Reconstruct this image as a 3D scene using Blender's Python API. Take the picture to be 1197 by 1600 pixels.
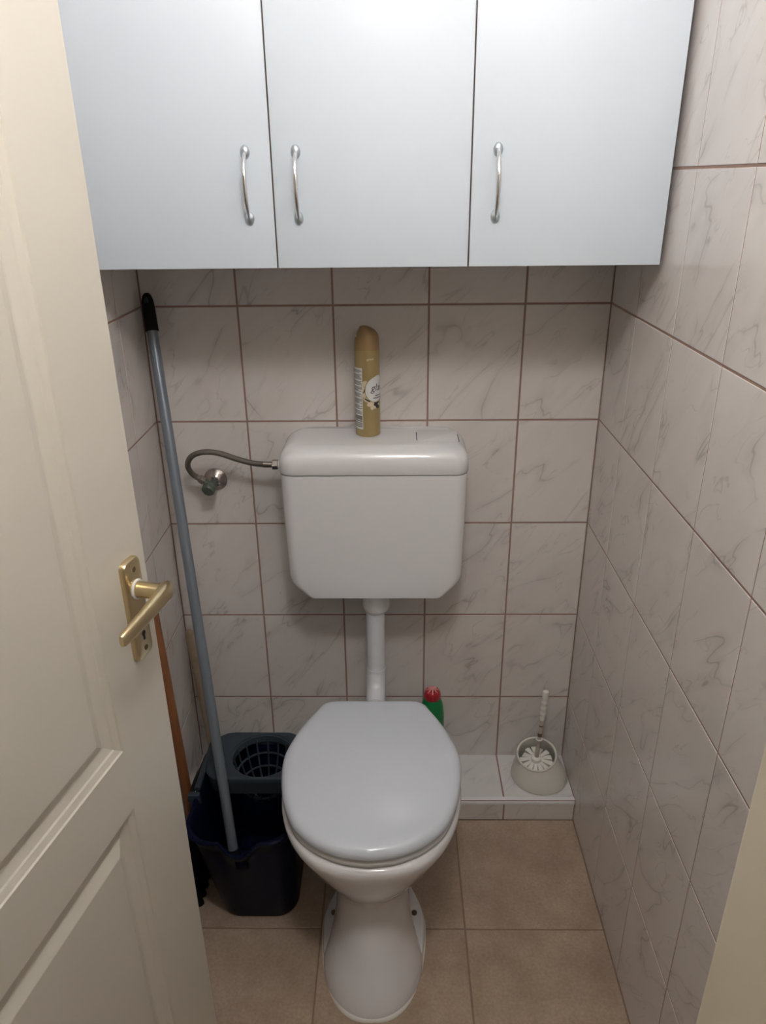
import bpy, bmesh, math, random
from mathutils import Vector, Matrix
random.seed(4)
for o in list(bpy.data.objects):
    bpy.data.objects.remove(o, do_unlink=True)
scene = bpy.context.scene
COL = scene.collection
PI = math.pi

# ------------------------------------------------------------------ camera
CAM = Vector((0.3309, -1.6192, 1.5106))
pitch, yaw, roll, FPX = 0.4167, -0.0174, -0.0109, 1174.3
cd = bpy.data.cameras.new('camera')
cam = bpy.data.objects.new('camera', cd)
COL.objects.link(cam)
F = Vector((math.sin(yaw)*math.cos(pitch), math.cos(yaw)*math.cos(pitch), -math.sin(pitch)))
R0 = Vector((math.cos(yaw), -math.sin(yaw), 0))
U0 = R0.cross(F)
R = R0*math.cos(roll) + U0*math.sin(roll)
U = -R0*math.sin(roll) + U0*math.cos(roll)
cam.matrix_world = Matrix(((R.x, U.x, -F.x, CAM.x), (R.y, U.y, -F.y, CAM.y), (R.z, U.z, -F.z, CAM.z), (0, 0, 0, 1)))
cd.sensor_fit = 'VERTICAL'
cd.sensor_height = 24.0
cd.lens = 24.0*FPX/1600.0
cd.clip_start = 0.01
scene.camera = cam

# ------------------------------------------------------------------ world, exposure
LAMP_STRENGTH = 17.0
HALL_FILL_STRENGTH = 3.0
LAMP_COLOR = (1.0, 0.985, 0.985, 1)
w = bpy.data.worlds.new('world')
scene.world = w
w.use_nodes = True
w.node_tree.nodes['Background'].inputs[0].default_value = (0.8, 0.85, 1.0, 1)
w.node_tree.nodes['Background'].inputs[1].default_value = 0.15
vs = scene.view_settings
vs.view_transform = 'Standard'
vs.look = 'None'
vs.exposure = 1.82
vs.gamma = 1.0
vs.use_curve_mapping = False

# ------------------------------------------------------------------ materials
def srgb(r, g, b):
    f = lambda c: (c/255/12.92) if c/255 <= 0.04045 else ((c/255+0.055)/1.055)**2.4
    return (f(r), f(g), f(b), 1)

def mat(name, col, rough=0.5, metal=0.0, var=0.04, scale=30.0, bump=0.0, coat=0.0, bscale=None, emit=None, alpha=None, trans=0.0, sss=0.0):
    m = bpy.data.materials.new(name)
    m.use_nodes = True
    nt = m.node_tree
    b = nt.nodes['Principled BSDF']
    tc = nt.nodes.new('ShaderNodeTexCoord')
    nz = nt.nodes.new('ShaderNodeTexNoise')
    nz.inputs['Scale'].default_value = scale
    nz.inputs['Detail'].default_value = 4
    nt.links.new(tc.outputs['Object'], nz.inputs['Vector'])
    mx = nt.nodes.new('ShaderNodeMix')
    mx.data_type = 'RGBA'
    mx.inputs['A'].default_value = tuple(c*(1-var) for c in col[:3])+(1,)
    mx.inputs['B'].default_value = tuple(min(1, c*(1+var)) for c in col[:3])+(1,)
    nt.links.new(nz.outputs['Fac'], mx.inputs['Factor'])
    nt.links.new(mx.outputs['Result'], b.inputs['Base Color'])
    b.inputs['Roughness'].default_value = rough
    b.inputs['Metallic'].default_value = metal
    b.inputs['Coat Weight'].default_value = coat
    b.inputs['Coat Roughness'].default_value = 0.08
    b.inputs['Transmission Weight'].default_value = trans
    if sss:
        b.inputs['Subsurface Weight'].default_value = sss
        b.inputs['Subsurface Radius'].default_value = (0.01, 0.01, 0.01)
    if emit:
        b.inputs['Emission Color'].default_value = emit[0]
        b.inputs['Emission Strength'].default_value = emit[1]
    if bump:
        n2 = nt.nodes.new('ShaderNodeTexNoise')
        n2.inputs['Scale'].default_value = bscale or scale
        n2.inputs['Detail'].default_value = 5
        nt.links.new(tc.outputs['Object'], n2.inputs['Vector'])
        bp = nt.nodes.new('ShaderNodeBump')
        bp.inputs['Strength'].default_value = bump
        bp.inputs['Distance'].default_value = 0.002
        nt.links.new(n2.outputs['Fac'], bp.inputs['Height'])
        nt.links.new(bp.outputs['Normal'], b.inputs['Normal'])
    return m

def marble(name, base, tint, vein, rough):
    """glazed wall tile with diagonal broken veins, shifted per tile"""
    m = bpy.data.materials.new(name)
    m.use_nodes = True
    nt = m.node_tree
    N, L = nt.nodes.new, nt.links.new
    b = nt.nodes['Principled BSDF']
    tc = N('ShaderNodeTexCoord')
    oi = N('ShaderNodeObjectInfo')
    mul = N('ShaderNodeVectorMath'); mul.operation = 'SCALE'
    comb = N('ShaderNodeCombineXYZ')
    L(oi.outputs['Random'], comb.inputs[0]); L(oi.outputs['Random'], comb.inputs[2])
    L(comb.outputs[0], mul.inputs[0]); mul.inputs['Scale'].default_value = 37.0
    add = N('ShaderNodeVectorMath')
    L(tc.outputs['Object'], add.inputs[0]); L(mul.outputs[0], add.inputs[1])
    mp0 = N('ShaderNodeMapping')           # turn so that +x runs along the vein direction
    mp0.inputs['Rotation'].default_value = (0, math.radians(50), 0)
    L(add.outputs[0], mp0.inputs[0])
    mp = N('ShaderNodeMapping')
    mp.inputs['Scale'].default_value = (0.36, 1.0, 1.1)
    L(mp0.outputs[0], mp.inputs[0])
    def noise(scale, detail, dist, vec, rgh=0.55):
        n = N('ShaderNodeTexNoise')
        n.inputs['Scale'].default_value = scale
        n.inputs['Detail'].default_value = detail
        n.inputs['Distortion'].default_value = dist
        n.inputs['Roughness'].default_value = rgh
        L(vec, n.inputs['Vector'])
        return n.outputs['Fac']
    def ridge(fac, width):
        s = N('ShaderNodeMath'); s.operation = 'SUBTRACT'; L(fac, s.inputs[0]); s.inputs[1].default_value = 0.5
        a = N('ShaderNodeMath'); a.operation = 'ABSOLUTE'; L(s.outputs[0], a.inputs[0])
        r = N('ShaderNodeMapRange'); r.inputs['From Min'].default_value = 0; r.inputs['From Max'].default_value = width
        r.inputs['To Min'].default_value = 1; r.inputs['To Max'].default_value = 0
        L(a.outputs[0], r.inputs['Value'])
        return r.outputs['Result']
    def remap(fac, lo, hi):
        r = N('ShaderNodeMapRange'); r.inputs['From Min'].default_value = lo; r.inputs['From Max'].default_value = hi
        L(fac, r.inputs['Value']); return r.outputs['Result']
    def times(a, c):
        t = N('ShaderNodeMath'); t.operation = 'MULTIPLY'; L(a, t.inputs[0])
        if isinstance(c, float): t.inputs[1].default_value = c
        else: L(c, t.inputs[1])
        return t.outputs[0]
    def mix(a, c, fac):
        x = N('ShaderNodeMix'); x.data_type = 'RGBA'
        if isinstance(a, tuple): x.inputs['A'].default_value = a
        else: L(a, x.inputs['A'])
        x.inputs['B'].default_value = c
        L(fac, x.inputs['Factor'])
        return x.outputs['Result']
    v1 = ridge(noise(8.5, 3, 0.55, mp.outputs[0], 0.5), 0.0085)
    m1 = remap(noise(9, 2, 0, add.outputs[0]), 0.40, 0.62)
    v2 = ridge(noise(15, 3, 0.45, mp.outputs[0], 0.5), 0.010)
    m2 = remap(noise(11, 2, 0, mp0.outputs[0]), 0.45, 0.65)
    cloud = remap(noise(10, 3, 0.3, mp.outputs[0]), 0.42, 0.72)
    halo = ridge(noise(8.5, 3, 0.55, mp.outputs[0], 0.5), 0.06)
    c = mix(base, tint, times(cloud, 0.55))
    c = mix(c, vein, times(times(halo, m1), 0.20))
    c = mix(c, vein, times(times(v1, m1), 0.50))
    c = mix(c, vein, times(times(v2, m2), 0.36))
    L(c, b.inputs['Base Color'])
    b.inputs['Roughness'].default_value = rough
    b.inputs['IOR'].default_value = 1.5
    bp = N('ShaderNodeBump'); bp.inputs['Strength'].default_value = 0.06; bp.inputs['Distance'].default_value = 0.002
    L(noise(25, 2, 0, add.outputs[0]), bp.inputs['Height']); L(bp.outputs[0], b.inputs['Normal'])
    return m

def floor_tile_mat(name):
    m = bpy.data.materials.new(name)
    m.use_nodes = True
    nt = m.node_tree
    N, L = nt.nodes.new, nt.links.new
    b = nt.nodes['Principled BSDF']
    tc = N('ShaderNodeTexCoord'); oi = N('ShaderNodeObjectInfo')
    comb = N('ShaderNodeCombineXYZ')
    sc = N('ShaderNodeMath'); sc.operation = 'MULTIPLY'; sc.inputs[1].default_value = 23.0
    L(oi.outputs['Random'], sc.inputs[0]); L(sc.outputs[0], comb.inputs[0])
    add = N('ShaderNodeVectorMath'); L(tc.outputs['Object'], add.inputs[0]); L(comb.outputs[0], add.inputs[1])
    n1 = N('ShaderNodeTexNoise'); n1.inputs['Scale'].default_value = 9; n1.inputs['Detail'].default_value = 6; n1.inputs['Roughness'].default_value = 0.65
    n2 = N('ShaderNodeTexNoise'); n2.inputs['Scale'].default_value = 160; n2.inputs['Detail'].default_value = 3
    L(add.outputs[0], n1.inputs['Vector']); L(add.outputs[0], n2.inputs['Vector'])
    cr = N('ShaderNodeValToRGB')
    cr.color_ramp.elements[0].position = 0.3; cr.color_ramp.elements[0].color = FLOOR_A
    cr.color_ramp.elements[1].position = 0.7; cr.color_ramp.elements[1].color = FLOOR_B
    L(n1.outputs['Fac'], cr.inputs[0])
    mx = N('ShaderNodeMix'); mx.data_type = 'RGBA'; mx.blend_type = 'MULTIPLY'
    mr = N('ShaderNodeMapRange'); mr.inputs['From Min'].default_value = 0.3; mr.inputs['From Max'].default_value = 0.7
    mr.inputs['To Min'].default_value = 0.86; mr.inputs['To Max'].default_value = 1.06
    L(n2.outputs['Fac'], mr.inputs['Value'])
    mx.inputs['Factor'].default_value = 1.0
    L(cr.outputs[0], mx.inputs['A']); L(mr.outputs['Result'], mx.inputs['B'])
    L(mx.outputs['Result'], b.inputs['Base Color'])
    b.inputs['Roughness'].default_value = 0.42
    bp = N('ShaderNodeBump'); bp.inputs['Strength'].default_value = 0.15; bp.inputs['Distance'].default_value = 0.001
    L(n1.outputs['Fac'], bp.inputs['Height']); L(bp.outputs[0], b.inputs['Normal'])
    return m

FLOOR_A = (0.345, 0.250, 0.180, 1)
FLOOR_B = (0.49, 0.375, 0.285, 1)
M = {}
M['tile'] = marble('glazed_marble_tile', (0.73, 0.685, 0.655, 1), (0.65, 0.60, 0.57, 1), (0.30, 0.275, 0.265, 1), 0.10)
M['ledge_tile'] = marble('ledge_marble_tile', (0.74, 0.72, 0.72, 1), (0.66, 0.64, 0.64, 1), (0.34, 0.33, 0.34, 1), 0.14)
M['grout'] = mat('brown_grout', (0.33, 0.215, 0.175, 1), 0.9, var=0.12, scale=60, bump=0.3)
M['floor'] = floor_tile_mat('beige_stone_floor')
M['floor_grout'] = mat('floor_grout', (0.27, 0.19, 0.135, 1), 0.9, var=0.15, scale=50)
M['paint'] = mat('white_wall_paint', (0.78, 0.76, 0.72, 1), 0.85, var=0.02, bump=0.1, bscale=120)
M['ceiling'] = mat('ceiling_paint', (0.83, 0.82, 0.80, 1), 0.9, var=0.02)
M['cream'] = mat('cream_door_paint', (0.665, 0.625, 0.54, 1), 0.36, var=0.015, scale=8, bump=0.06, bscale=220)
M['frame'] = mat('cream_frame_paint', (0.66, 0.59, 0.46, 1), 0.4, var=0.02)
M['laminate'] = mat('white_laminate', (0.70, 0.77, 0.84, 1), 0.38, var=0.012, scale=6, bump=0.04, bscale=400)
M['edgeband'] = mat('grey_brown_edge_band', (0.34, 0.31, 0.29, 1), 0.5)
M['carcass'] = mat('carcass_board', (0.70, 0.73, 0.76, 1), 0.5, var=0.02)
M['chrome'] = mat('polished_chrome', (0.80, 0.81, 0.83, 1), 0.07, 1.0, var=0.01)
M['satin'] = mat('satin_chrome_pad', (0.58, 0.64, 0.68, 1), 0.34, 1.0, var=0.02)
M['steel'] = mat('braided_steel', (0.21, 0.19, 0.165, 1), 0.36, 1.0, var=0.35, scale=700, bump=0.8, bscale=900)
M['nickel'] = mat('worn_nickel', (0.50, 0.45, 0.42, 1), 0.22, 1.0, var=0.1, scale=60)
M['verdigris'] = mat('dull_green_plastic', (0.085, 0.105, 0.085, 1), 0.5, 0.2, var=0.25, scale=80)
M['brass'] = mat('satin_gold_metal', (0.68, 0.56, 0.34, 1), 0.30, 1.0, var=0.03, scale=20)
M['brass_dark'] = mat('dark_screw_metal', (0.16, 0.12, 0.07, 1), 0.5, 0.7)
M['black'] = mat('black_void', (0.006, 0.006, 0.007, 1), 0.6)
M['whiteplastic'] = mat('white_plastic', (0.80, 0.79, 0.79, 1), 0.22, var=0.01, scale=5)
M['tank'] = mat('white_cistern_plastic', (0.76, 0.755, 0.765, 1), 0.13, var=0.012, scale=5)
M['ceramic'] = mat('white_ceramic', (0.76, 0.745, 0.75, 1), 0.1, var=0.012, scale=6, coat=0.5)
M['seat'] = mat('pale_grey_seat_plastic', (0.66, 0.70, 0.76, 1), 0.15, var=0.01, scale=5)
M['seatring'] = mat('seat_ring_plastic', (0.70, 0.69, 0.68, 1), 0.25, var=0.01)
M['silicone'] = mat('white_silicone', (0.70, 0.66, 0.60, 1), 0.5)
M['pipe'] = mat('white_pvc_pipe', (0.74, 0.76, 0.80, 1), 0.25, var=0.01)
M['gold'] = mat('gold_can_paint', (0.42, 0.32, 0.145, 1), 0.36, 0.35, var=0.03)
M['goldcap'] = mat('gold_brown_cap', (0.40, 0.265, 0.12, 1), 0.4, 0.2, var=0.03)
M['print_white'] = mat('white_print', (0.74, 0.74, 0.72, 1), 0.4)
M['print_pale'] = mat('pale_print', (0.72, 0.64, 0.44, 1), 0.4)
M['print_dark'] = mat('dark_print', (0.035, 0.03, 0.035, 1), 0.4)
M['print_grey'] = mat('grey_print', (0.20, 0.20, 0.19, 1), 0.4, var=0.6, scale=900)
M['petal'] = mat('cream_petal_print', (0.72, 0.62, 0.45, 1), 0.4, var=0.2, scale=300)
M['green'] = mat('green_bottle_plastic', (0.004, 0.20, 0.055, 1), 0.3, var=0.04)
M['red'] = mat('red_cap_plastic', (0.42, 0.02, 0.03, 1), 0.3, var=0.05)
M['pink'] = mat('pale_pink_cap_top', (0.75, 0.33, 0.33, 1), 0.4, var=0.1)
M['holder'] = mat('milky_holder_plastic', (0.74, 0.72, 0.655, 1), 0.35, var=0.02)
M['brushwhite'] = mat('white_brush_plastic', (0.84, 0.82, 0.77, 1), 0.3, var=0.02)
M['brushrod'] = mat('worn_rod_plastic', (0.56, 0.49, 0.43, 1), 0.35, var=0.15, scale=120)
M['stain'] = mat('brown_stain', (0.10, 0.06, 0.04, 1), 0.6, var=0.4, scale=200)
M['mop'] = mat('grey_painted_pole', (0.20, 0.228, 0.265, 1), 0.32, 0.3, var=0.03)
M['grip'] = mat('black_grip_plastic', (0.012, 0.012, 0.013, 1), 0.42)
M['bucket'] = mat('dark_navy_plastic', (0.0032, 0.0055, 0.020, 1), 0.42, var=0.1)
M['wringer'] = mat('dark_grey_wringer_plastic', (0.042, 0.054, 0.066, 1), 0.34, var=0.05)
M['orangewood'] = mat('varnished_orange_wood', (0.23, 0.088, 0.032, 1), 0.45, var=0.25, scale=18)
M['palewood'] = mat('weathered_pale_wood', (0.34, 0.265, 0.185, 1), 0.75, var=0.2, scale=35, bump=0.3)
M['rubber'] = mat('black_rubber', (0.012, 0.012, 0.012, 1), 0.6)
M['bristle'] = mat('black_bristle', (0.008, 0.008, 0.009, 1), 0.7)
for k_ in ('bucket', 'wringer', 'bristle', 'grip'):
    M[k_].node_tree.nodes['Principled BSDF'].inputs['Specular IOR Level'].default_value = 0.10
M['lampglass'] = mat('lit_opal_glass', (0.9, 0.9, 0.9, 1), 0.3, emit=(LAMP_COLOR, LAMP_STRENGTH))
M['hallfill'] = mat('hall_fill_glow', (0.9, 0.9, 0.9, 1), 0.3, emit=((1, 0.9, 0.78, 1), HALL_FILL_STRENGTH))  # glow of the added hallway fill lamp

# ------------------------------------------------------------------ mesh helpers
class G:
    """collects faces (world coordinates)"""
    def __init__(s): s.v = []; s.f = []
    def add(s, verts, faces):
        k = len(s.v); s.v += [tuple(p) for p in verts]; s.f += [tuple(i+k for i in f) for f in faces]; return s
    def box(s, x0, x1, y0, y1, z0, z1, c=0.0):
        if c <= 0:
            v = [(x, y, z) for z in (z0, z1) for y in (y0, y1) for x in (x0, x1)]
            return s.add(v, [(0, 2, 3, 1), (4, 5, 7, 6), (0, 1, 5, 4), (2, 6, 7, 3), (0, 4, 6, 2), (1, 3, 7, 5)])
        bm = bmesh.new(); bmesh.ops.create_cube(bm, size=1)
        for q in bm.verts:
            q.co = Vector(((x0+x1)/2+q.co.x*(x1-x0), (y0+y1)/2+q.co.y*(y1-y0), (z0+z1)/2+q.co.z*(z1-z0)))
        bmesh.ops.bevel(bm, geom=bm.edges[:], offset=c, segments=2, affect='EDGES', profile=0.5)
        bm.verts.index_update()
        s.add([q.co[:] for q in bm.verts], [[q.index for q in f.verts] for f in bm.faces]); bm.free(); return s
    def loft(s, rings, cap0=True, cap1=True, closed=True):
        k = len(s.v); n = len(rings[0])
        for r in rings: s.v += [tuple(p) for p in r]
        for i in range(len(rings)-1):
            for j in range(n if closed else n-1):
                a, b = k+i*n+j, k+i*n+(j+1) % n
                s.f.append((a, b, b+n, a+n))
        if cap0: s.f.append(tuple(k+j for j in range(n))[::-1])
        if cap1: s.f.append(tuple(k+(len(rings)-1)*n+j for j in range(n)))
        return s
    def tube(s, path, rad, n=12, cap=True):
        path = [Vector(p) for p in path]
        rads = rad if isinstance(rad, (list, tuple)) else [rad]*len(path)
        rings = []; prev = None
        for i, p in enumerate(path):
            t = (path[min(i+1, len(path)-1)]-path[max(i-1, 0)]).normalized()
            if prev is None:
                a = Vector((0, 0, 1)) if abs(t.z) < 0.9 else Vector((1, 0, 0))
                u = t.cross(a).normalized()
            else:
                u = (prev-t*prev.dot(t)).normalized()
            prev = u; vv = t.cross(u)
            rings.append([p+(u*math.cos(2*PI*j/n)+vv*math.sin(2*PI*j/n))*rads[i] for j in range(n)])
        return s.loft(rings, cap, cap)
    def lathe(s, prof, c, axis=None, n=32, caps=True):
        """prof: (radius, height along axis) from point c"""
        c = Vector(c); ax = Vector(axis or (0, 0, 1)).normalized()
        a = Vector((1, 0, 0)) if abs(ax.x) < 0.9 else Vector((0, 1, 0))
        u = (a-ax*a.dot(ax)).normalized(); vv = ax.cross(u)
        rings = [[c+ax*h+(u*math.cos(2*PI*j/n)+vv*math.sin(2*PI*j/n))*max(r, 1e-5) for j in range(n)] for r, h in prof]
        return s.loft(rings, caps, caps)
    def torus(s, c, axis, R_, r_, n=32, m=8):
        c = Vector(c); ax = Vector(axis).normalized()
        a = Vector((1, 0, 0)) if abs(ax.x) < 0.9 else Vector((0, 1, 0))
        u = (a-ax*a.dot(ax)).normalized(); vv = ax.cross(u)
        k = len(s.v)
        for i in range(n):
            d = u*math.cos(2*PI*i/n)+vv*math.sin(2*PI*i/n)
            for j in range(m):
                s.v.append(tuple(c+d*(R_+r_*math.cos(2*PI*j/m))+ax*r_*math.sin(2*PI*j/m)))
        for i in range(n):
            for j in range(m):
                s.f.append((k+i*m+j, k+((i+1) % n)*m+j, k+((i+1) % n)*m+(j+1) % m, k+i*m+(j+1) % m))
        return s

def wloc(o):
    p = Vector((0, 0, 0))
    while o is not None:
        p += o.location; o = o.parent
    return p

def obj(name, g, m, parent=None, smooth=True, base=None, angle=38):
    """one mesh object; geometry given in world coordinates, origin at base (or at the parent's)"""
    org = wloc(parent) if parent else Vector(base or (0, 0, 0))
    me = bpy.data.meshes.new(name)
    me.from_pydata([tuple(Vector(p)-org) for p in g.v], [], g.f)
    bm = bmesh.new(); bm.from_mesh(me)
    bmesh.ops.remove_doubles(bm, verts=bm.verts, dist=1e-6)
    bmesh.ops.recalc_face_normals(bm, faces=bm.faces)
    if smooth:
        lim = math.radians(angle)
        for f in bm.faces: f.smooth = True
        for e in bm.edges:
            if len(e.link_faces) == 2 and e.calc_face_angle(0) > lim: e.smooth = False
    bm.to_mesh(me); bm.free()
    me.materials.append(m)
    o = bpy.data.objects.new(name, me)
    COL.objects.link(o)
    if parent: o.parent = parent
    else: o.location = org
    return o

def thing(name, label, cat, loc, group=None):
    o = bpy.data.objects.new(name, None)
    o.empty_display_size = 0.05
    COL.objects.link(o); o.location = loc
    o['label'] = label; o['category'] = cat
    if group: o['group'] = group
    return o

def tag(o, label, cat, group=None):
    o['label'] = label; o['category'] = cat
    if group: o['group'] = group
    return o

def struct(o, label=None, cat=None):
    o['kind'] = 'structure'
    if label: o['label'] = label
    if cat: o['category'] = cat
    return o

def catmull(pts, sub=8):
    pts = [Vector(p) for p in pts]; out = []
    for i in range(len(pts)-1):
        p0, p1, p2, p3 = pts[max(i-1, 0)], pts[i], pts[i+1], pts[min(i+2, len(pts)-1)]
        for k in range(sub):
            t = k/sub
            out.append(0.5*((2*p1)+(p2-p0)*t+(2*p0-5*p1+4*p2-p3)*t*t+(3*p1-p0-3*p2+p3)*t**3))
    out.append(pts[-1]); return out

def rr(cx, cy, hx, hy, r, z, na=6, ns=8):
    """rounded rectangle ring, counter-clockwise, constant point count"""
    r = min(r, hx-1e-4, hy-1e-4); out = []
    cs = [(1, -1, -PI/2), (1, 1, 0), (-1, 1, PI/2), (-1, -1, PI)]
    for q in range(4):
        sx, sy, a0 = cs[q]
        ox, oy = cx+sx*(hx-r), cy+sy*(hy-r)
        arc = [(ox+r*math.cos(a0+PI/2*i/na), oy+r*math.sin(a0+PI/2*i/na)) for i in range(na+1)]
        out += arc
        sx2, sy2, a2 = cs[(q+1) % 4]
        nx, ny = cx+sx2*(hx-r)+r*math.cos(a2), cy+sy2*(hy-r)+r*math.sin(a2)
        for i in range(1, ns): out.append((arc[-1][0]+(nx-arc[-1][0])*i/ns, arc[-1][1]+(ny-arc[-1][1])*i/ns))
    return [(x, y, z) for x, y in out]

# ------------------------------------------------------------------ room shell
XL, XR = -0.2034, 0.7856
TW, TH, GR = 0.202, 0.2525, 0.004
ZROW = 1.522
CEIL = 2.50
YF = -1.340                                     # inner face of the door wall
YH = -1.460                                     # hallway face of the door wall
FLOOR_END = -2.9
DEP = 0.0009                                    # grout sits this far behind the glaze

tile_cache = {}
def tile_mesh(wd, ht, mname, th=DEP, c=0.0007):
    key = (round(wd, 4), round(ht, 4), mname, th)
    if key in tile_cache: return tile_cache[key]
    hw, hh = wd/2, ht/2
    # pillowed edge tile: back ring, side ring, front ring
    v, f = [], []
    for (ix, d) in ((0, th), (0, c), (c*0.35, c*0.35), (c*1.3, 0)):
        v += [(-hw+ix, d, -hh+ix), (hw-ix, d, -hh+ix), (hw-ix, d, hh-ix), (-hw+ix, d, hh-ix)]
    for r in range(3):
        for j in range(4):
            a, b = r*4+j, r*4+(j+1) % 4
            f.append((a, b, b+4, a+4))
    f.append((12, 13, 14, 15))
    me = bpy.data.meshes.new('tile')
    me.from_pydata(v, [], f)
    bm = bmesh.new(); bm.from_mesh(me); bmesh.ops.recalc_face_normals(bm, faces=bm.faces)
    # outward: front face must look to -y
    bm.faces.ensure_lookup_table()
    if bm.faces[-1].normal.y > 0: bmesh.ops.reverse_faces(bm, faces=bm.faces)
    bm.to_mesh(me); bm.free()
    me.materials.append(M[mname])
    tile_cache[key] = me
    return me

def put_tile(parent, wd, ht, mname, loc, rot, jitter=0.0):
    o = bpy.data.objects.new('tile', tile_mesh(wd, ht, mname))
    COL.objects.link(o); o.parent = parent
    o.location = Vector(loc)-wloc(parent); o.rotation_euler = rot
    return o

zb = [0.0]+[ZROW+k*TH for k in range(-5, 4)]+[CEIL]
rows = list(zip(zb[:-1], zb[1:]))

wb = struct(obj('wall_back', G().box(XL-0.1, XR+0.1, DEP, 0.1, -0.02, CEIL), M['grout'], smooth=False))
xb = [XL, 0.0, TW, 2*TW, 3*TW, XR]
for z0, z1 in rows:
    for x0, x1 in zip(xb[:-1], xb[1:]):
        put_tile(wb, x1-x0-GR, z1-z0-GR, 'tile', ((x0+x1)/2, 0, (z0+z1)/2), (0, 0, 0))
wr = struct(obj('wall_right', G().box(XR+DEP, XR+0.1, YF, DEP, -0.02, CEIL), M['grout'], smooth=False))
yb = [0.0]+[-0.173-k*TW for k in range(6)]+[YF]
for z0, z1 in rows:
    for y0, y1 in zip(yb[:-1], yb[1:]):
        put_tile(wr, y0-y1-GR*0.7, z1-z0-GR, 'tile', (XR, (y0+y1)/2, (z0+z1)/2), (0, 0, -PI/2))
wl = struct(obj('wall_left', G().box(XL-0.1, XL-DEP, YF, DEP, -0.02, CEIL), M['grout'], smooth=False))
yb = [0.0]+[-0.146-k*TW for k in range(6)]+[YF]
for z0, z1 in rows:
    for y0, y1 in zip(yb[:-1], yb[1:]):
        if y0-y1 < 0.02: continue
        put_tile(wl, y0-y1-GR*0.7, z1-z0-GR, 'tile', (XL, (y0+y1)/2, (z0+z1)/2), (0, 0, PI/2))

# floor with 31.6 cm stone-look tiles
fl = struct(obj('floor', G().box(XL-0.1, XR+0.1, YH, 0.1, -0.08, -0.0012), M['floor_grout'], smooth=False))
FT, FG = 0.3165, 0.0038
LEDGE_D, LEDGE_H = 0.167, 0.065
fx = [XL, -0.1515, 0.165, 0.4815, XR]
fy = [-LEDGE_D, -0.476, -0.476-FT, -0.476-2*FT, YF]
def floor_tile(x0, x1, y0, y1, par):
    key = ('f', round(x1-x0, 4), round(y0-y1, 4))
    if key not in tile_cache:
        g = tile_mesh(x1-x0, y0-y1, 'floor', 0.0012, 0.0009).copy()
        g.transform(Matrix.Rotation(-PI/2, 4, 'X'))
        tile_cache[key] = g
    o = bpy.data.objects.new('tile', tile_cache[key]); COL.objects.link(o); o.parent = par
    o.location = Vector(((x0+x1)/2, (y0+y1)/2, 0))-wloc(par)
    return o
for y0, y1 in zip(fy[:-1], fy[1:]):
    if y0-y1 < 0.02: continue
    for x0, x1 in zip(fx[:-1], fx[1:]):
        floor_tile(x0+FG/2, x1-FG/2, y0-FG/2, y1+FG/2, fl)
struct(obj('ceiling', G().box(XL-0.1, XR+0.1, YF, 0.1, CEIL, CEIL+0.1), M['ceiling'], smooth=False))

# tiled plinth along the back wall
led = struct(obj('trim_1', G().box(XL+0.0005, XR-0.0005, -LEDGE_D+DEP, -0.0005, 0.0, LEDGE_H-DEP), M['grout'], smooth=False),
             'low tiled ledge running along the foot of the back wall', 'ledge')
for x0, x1 in zip(xb[:-1], xb[1:]):
    top = tile_mesh(x1-x0-GR, LEDGE_D-0.010-0.0016, 'ledge_tile')
    o = bpy.data.objects.new('tile', top); COL.objects.link(o); o.parent = led
    o.rotation_euler = (-PI/2, 0, 0); o.location = ((x0+x1)/2, -(LEDGE_D-0.010)/2, LEDGE_H)
    put_tile(led, x1-x0-GR, LEDGE_H-0.012, 'tile', ((x0+x1)/2, -LEDGE_D, (LEDGE_H-0.010)/2), (0, 0, 0))
tr = G()
prof = [(-0.0095, 0.0), (-0.0095, -0.001), (0.0, -0.001)]
pr = [(-LEDGE_D+0.0125, LEDGE_H+0.0005)]+[(-LEDGE_D+0.0075-0.0085*math.sin(a), LEDGE_H-0.0078+0.0085*math.cos(a)) for a in [PI/2*i/6 for i in range(7)]]+[(-LEDGE_D-0.001, LEDGE_H-0.012), (-LEDGE_D+0.002, LEDGE_H-0.012), (-LEDGE_D+0.0125, LEDGE_H-0.0005)]
tr.loft([[(x, y, z) for y, z in pr] for x in (XL+0.001, XR-0.001)])
eo = obj('edge_profile', tr, M['whiteplastic'], led)
eo['label'] = 'white plastic edge profile'

# door wall with opening, frame, hallway
OX0, OX1, OZ = -0.190, 0.560, 2.065             # hole in the wall
g = G().box(-1.2, OX0, YH, YF, 0, CEIL).box(OX1, 1.5, YH, YF, 0, CEIL).box(OX0, OX1, YH, YF, OZ, CEIL)
struct(obj('wall_front', g, M['paint'], smooth=False))
JX = 0.5025                                     # free face of the lock-side jamb
g = G()
g.box(JX, OX1-0.001, YH-0.015, YF+0.003, 0, OZ-0.001, 0.006)
g.box(OX1-0.03, OX1+0.05, YF+0.001, YF+0.016, 0, OZ+0.05, 0.005)
g.box(JX+0.012, OX1+0.05, YH-0.018, YH-0.001, 0, OZ+0.05, 0.005)
struct(obj('trim_2', g, M['frame']), 'cream painted door jamb at the edge of the doorway', 'door frame')
g = G().box(OX0+0.001, JX, YH-0.015, YF-0.04, OZ-0.045, OZ-0.001, 0.004).box(OX0+0.001, OX0+0.008, YH-0.015, YF-0.045, 0, OZ-0.046, 0.002)
struct(obj('trim_3', g, M['frame']))
struct(obj('floor_hallway', G().box(-1.2, 1.5, FLOOR_END, YH, -0.08, -0.001), M['floor'], smooth=False))
struct(obj('ceiling_hallway', G().box(-1.2, 1.5, FLOOR_END, YH, CEIL, CEIL+0.1), M['ceiling'], smooth=False))
struct(obj('wall_hallway_far', G().box(-1.2, 1.5, FLOOR_END-0.1, FLOOR_END, -0.02, CEIL), M['paint'], smooth=False))
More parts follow.
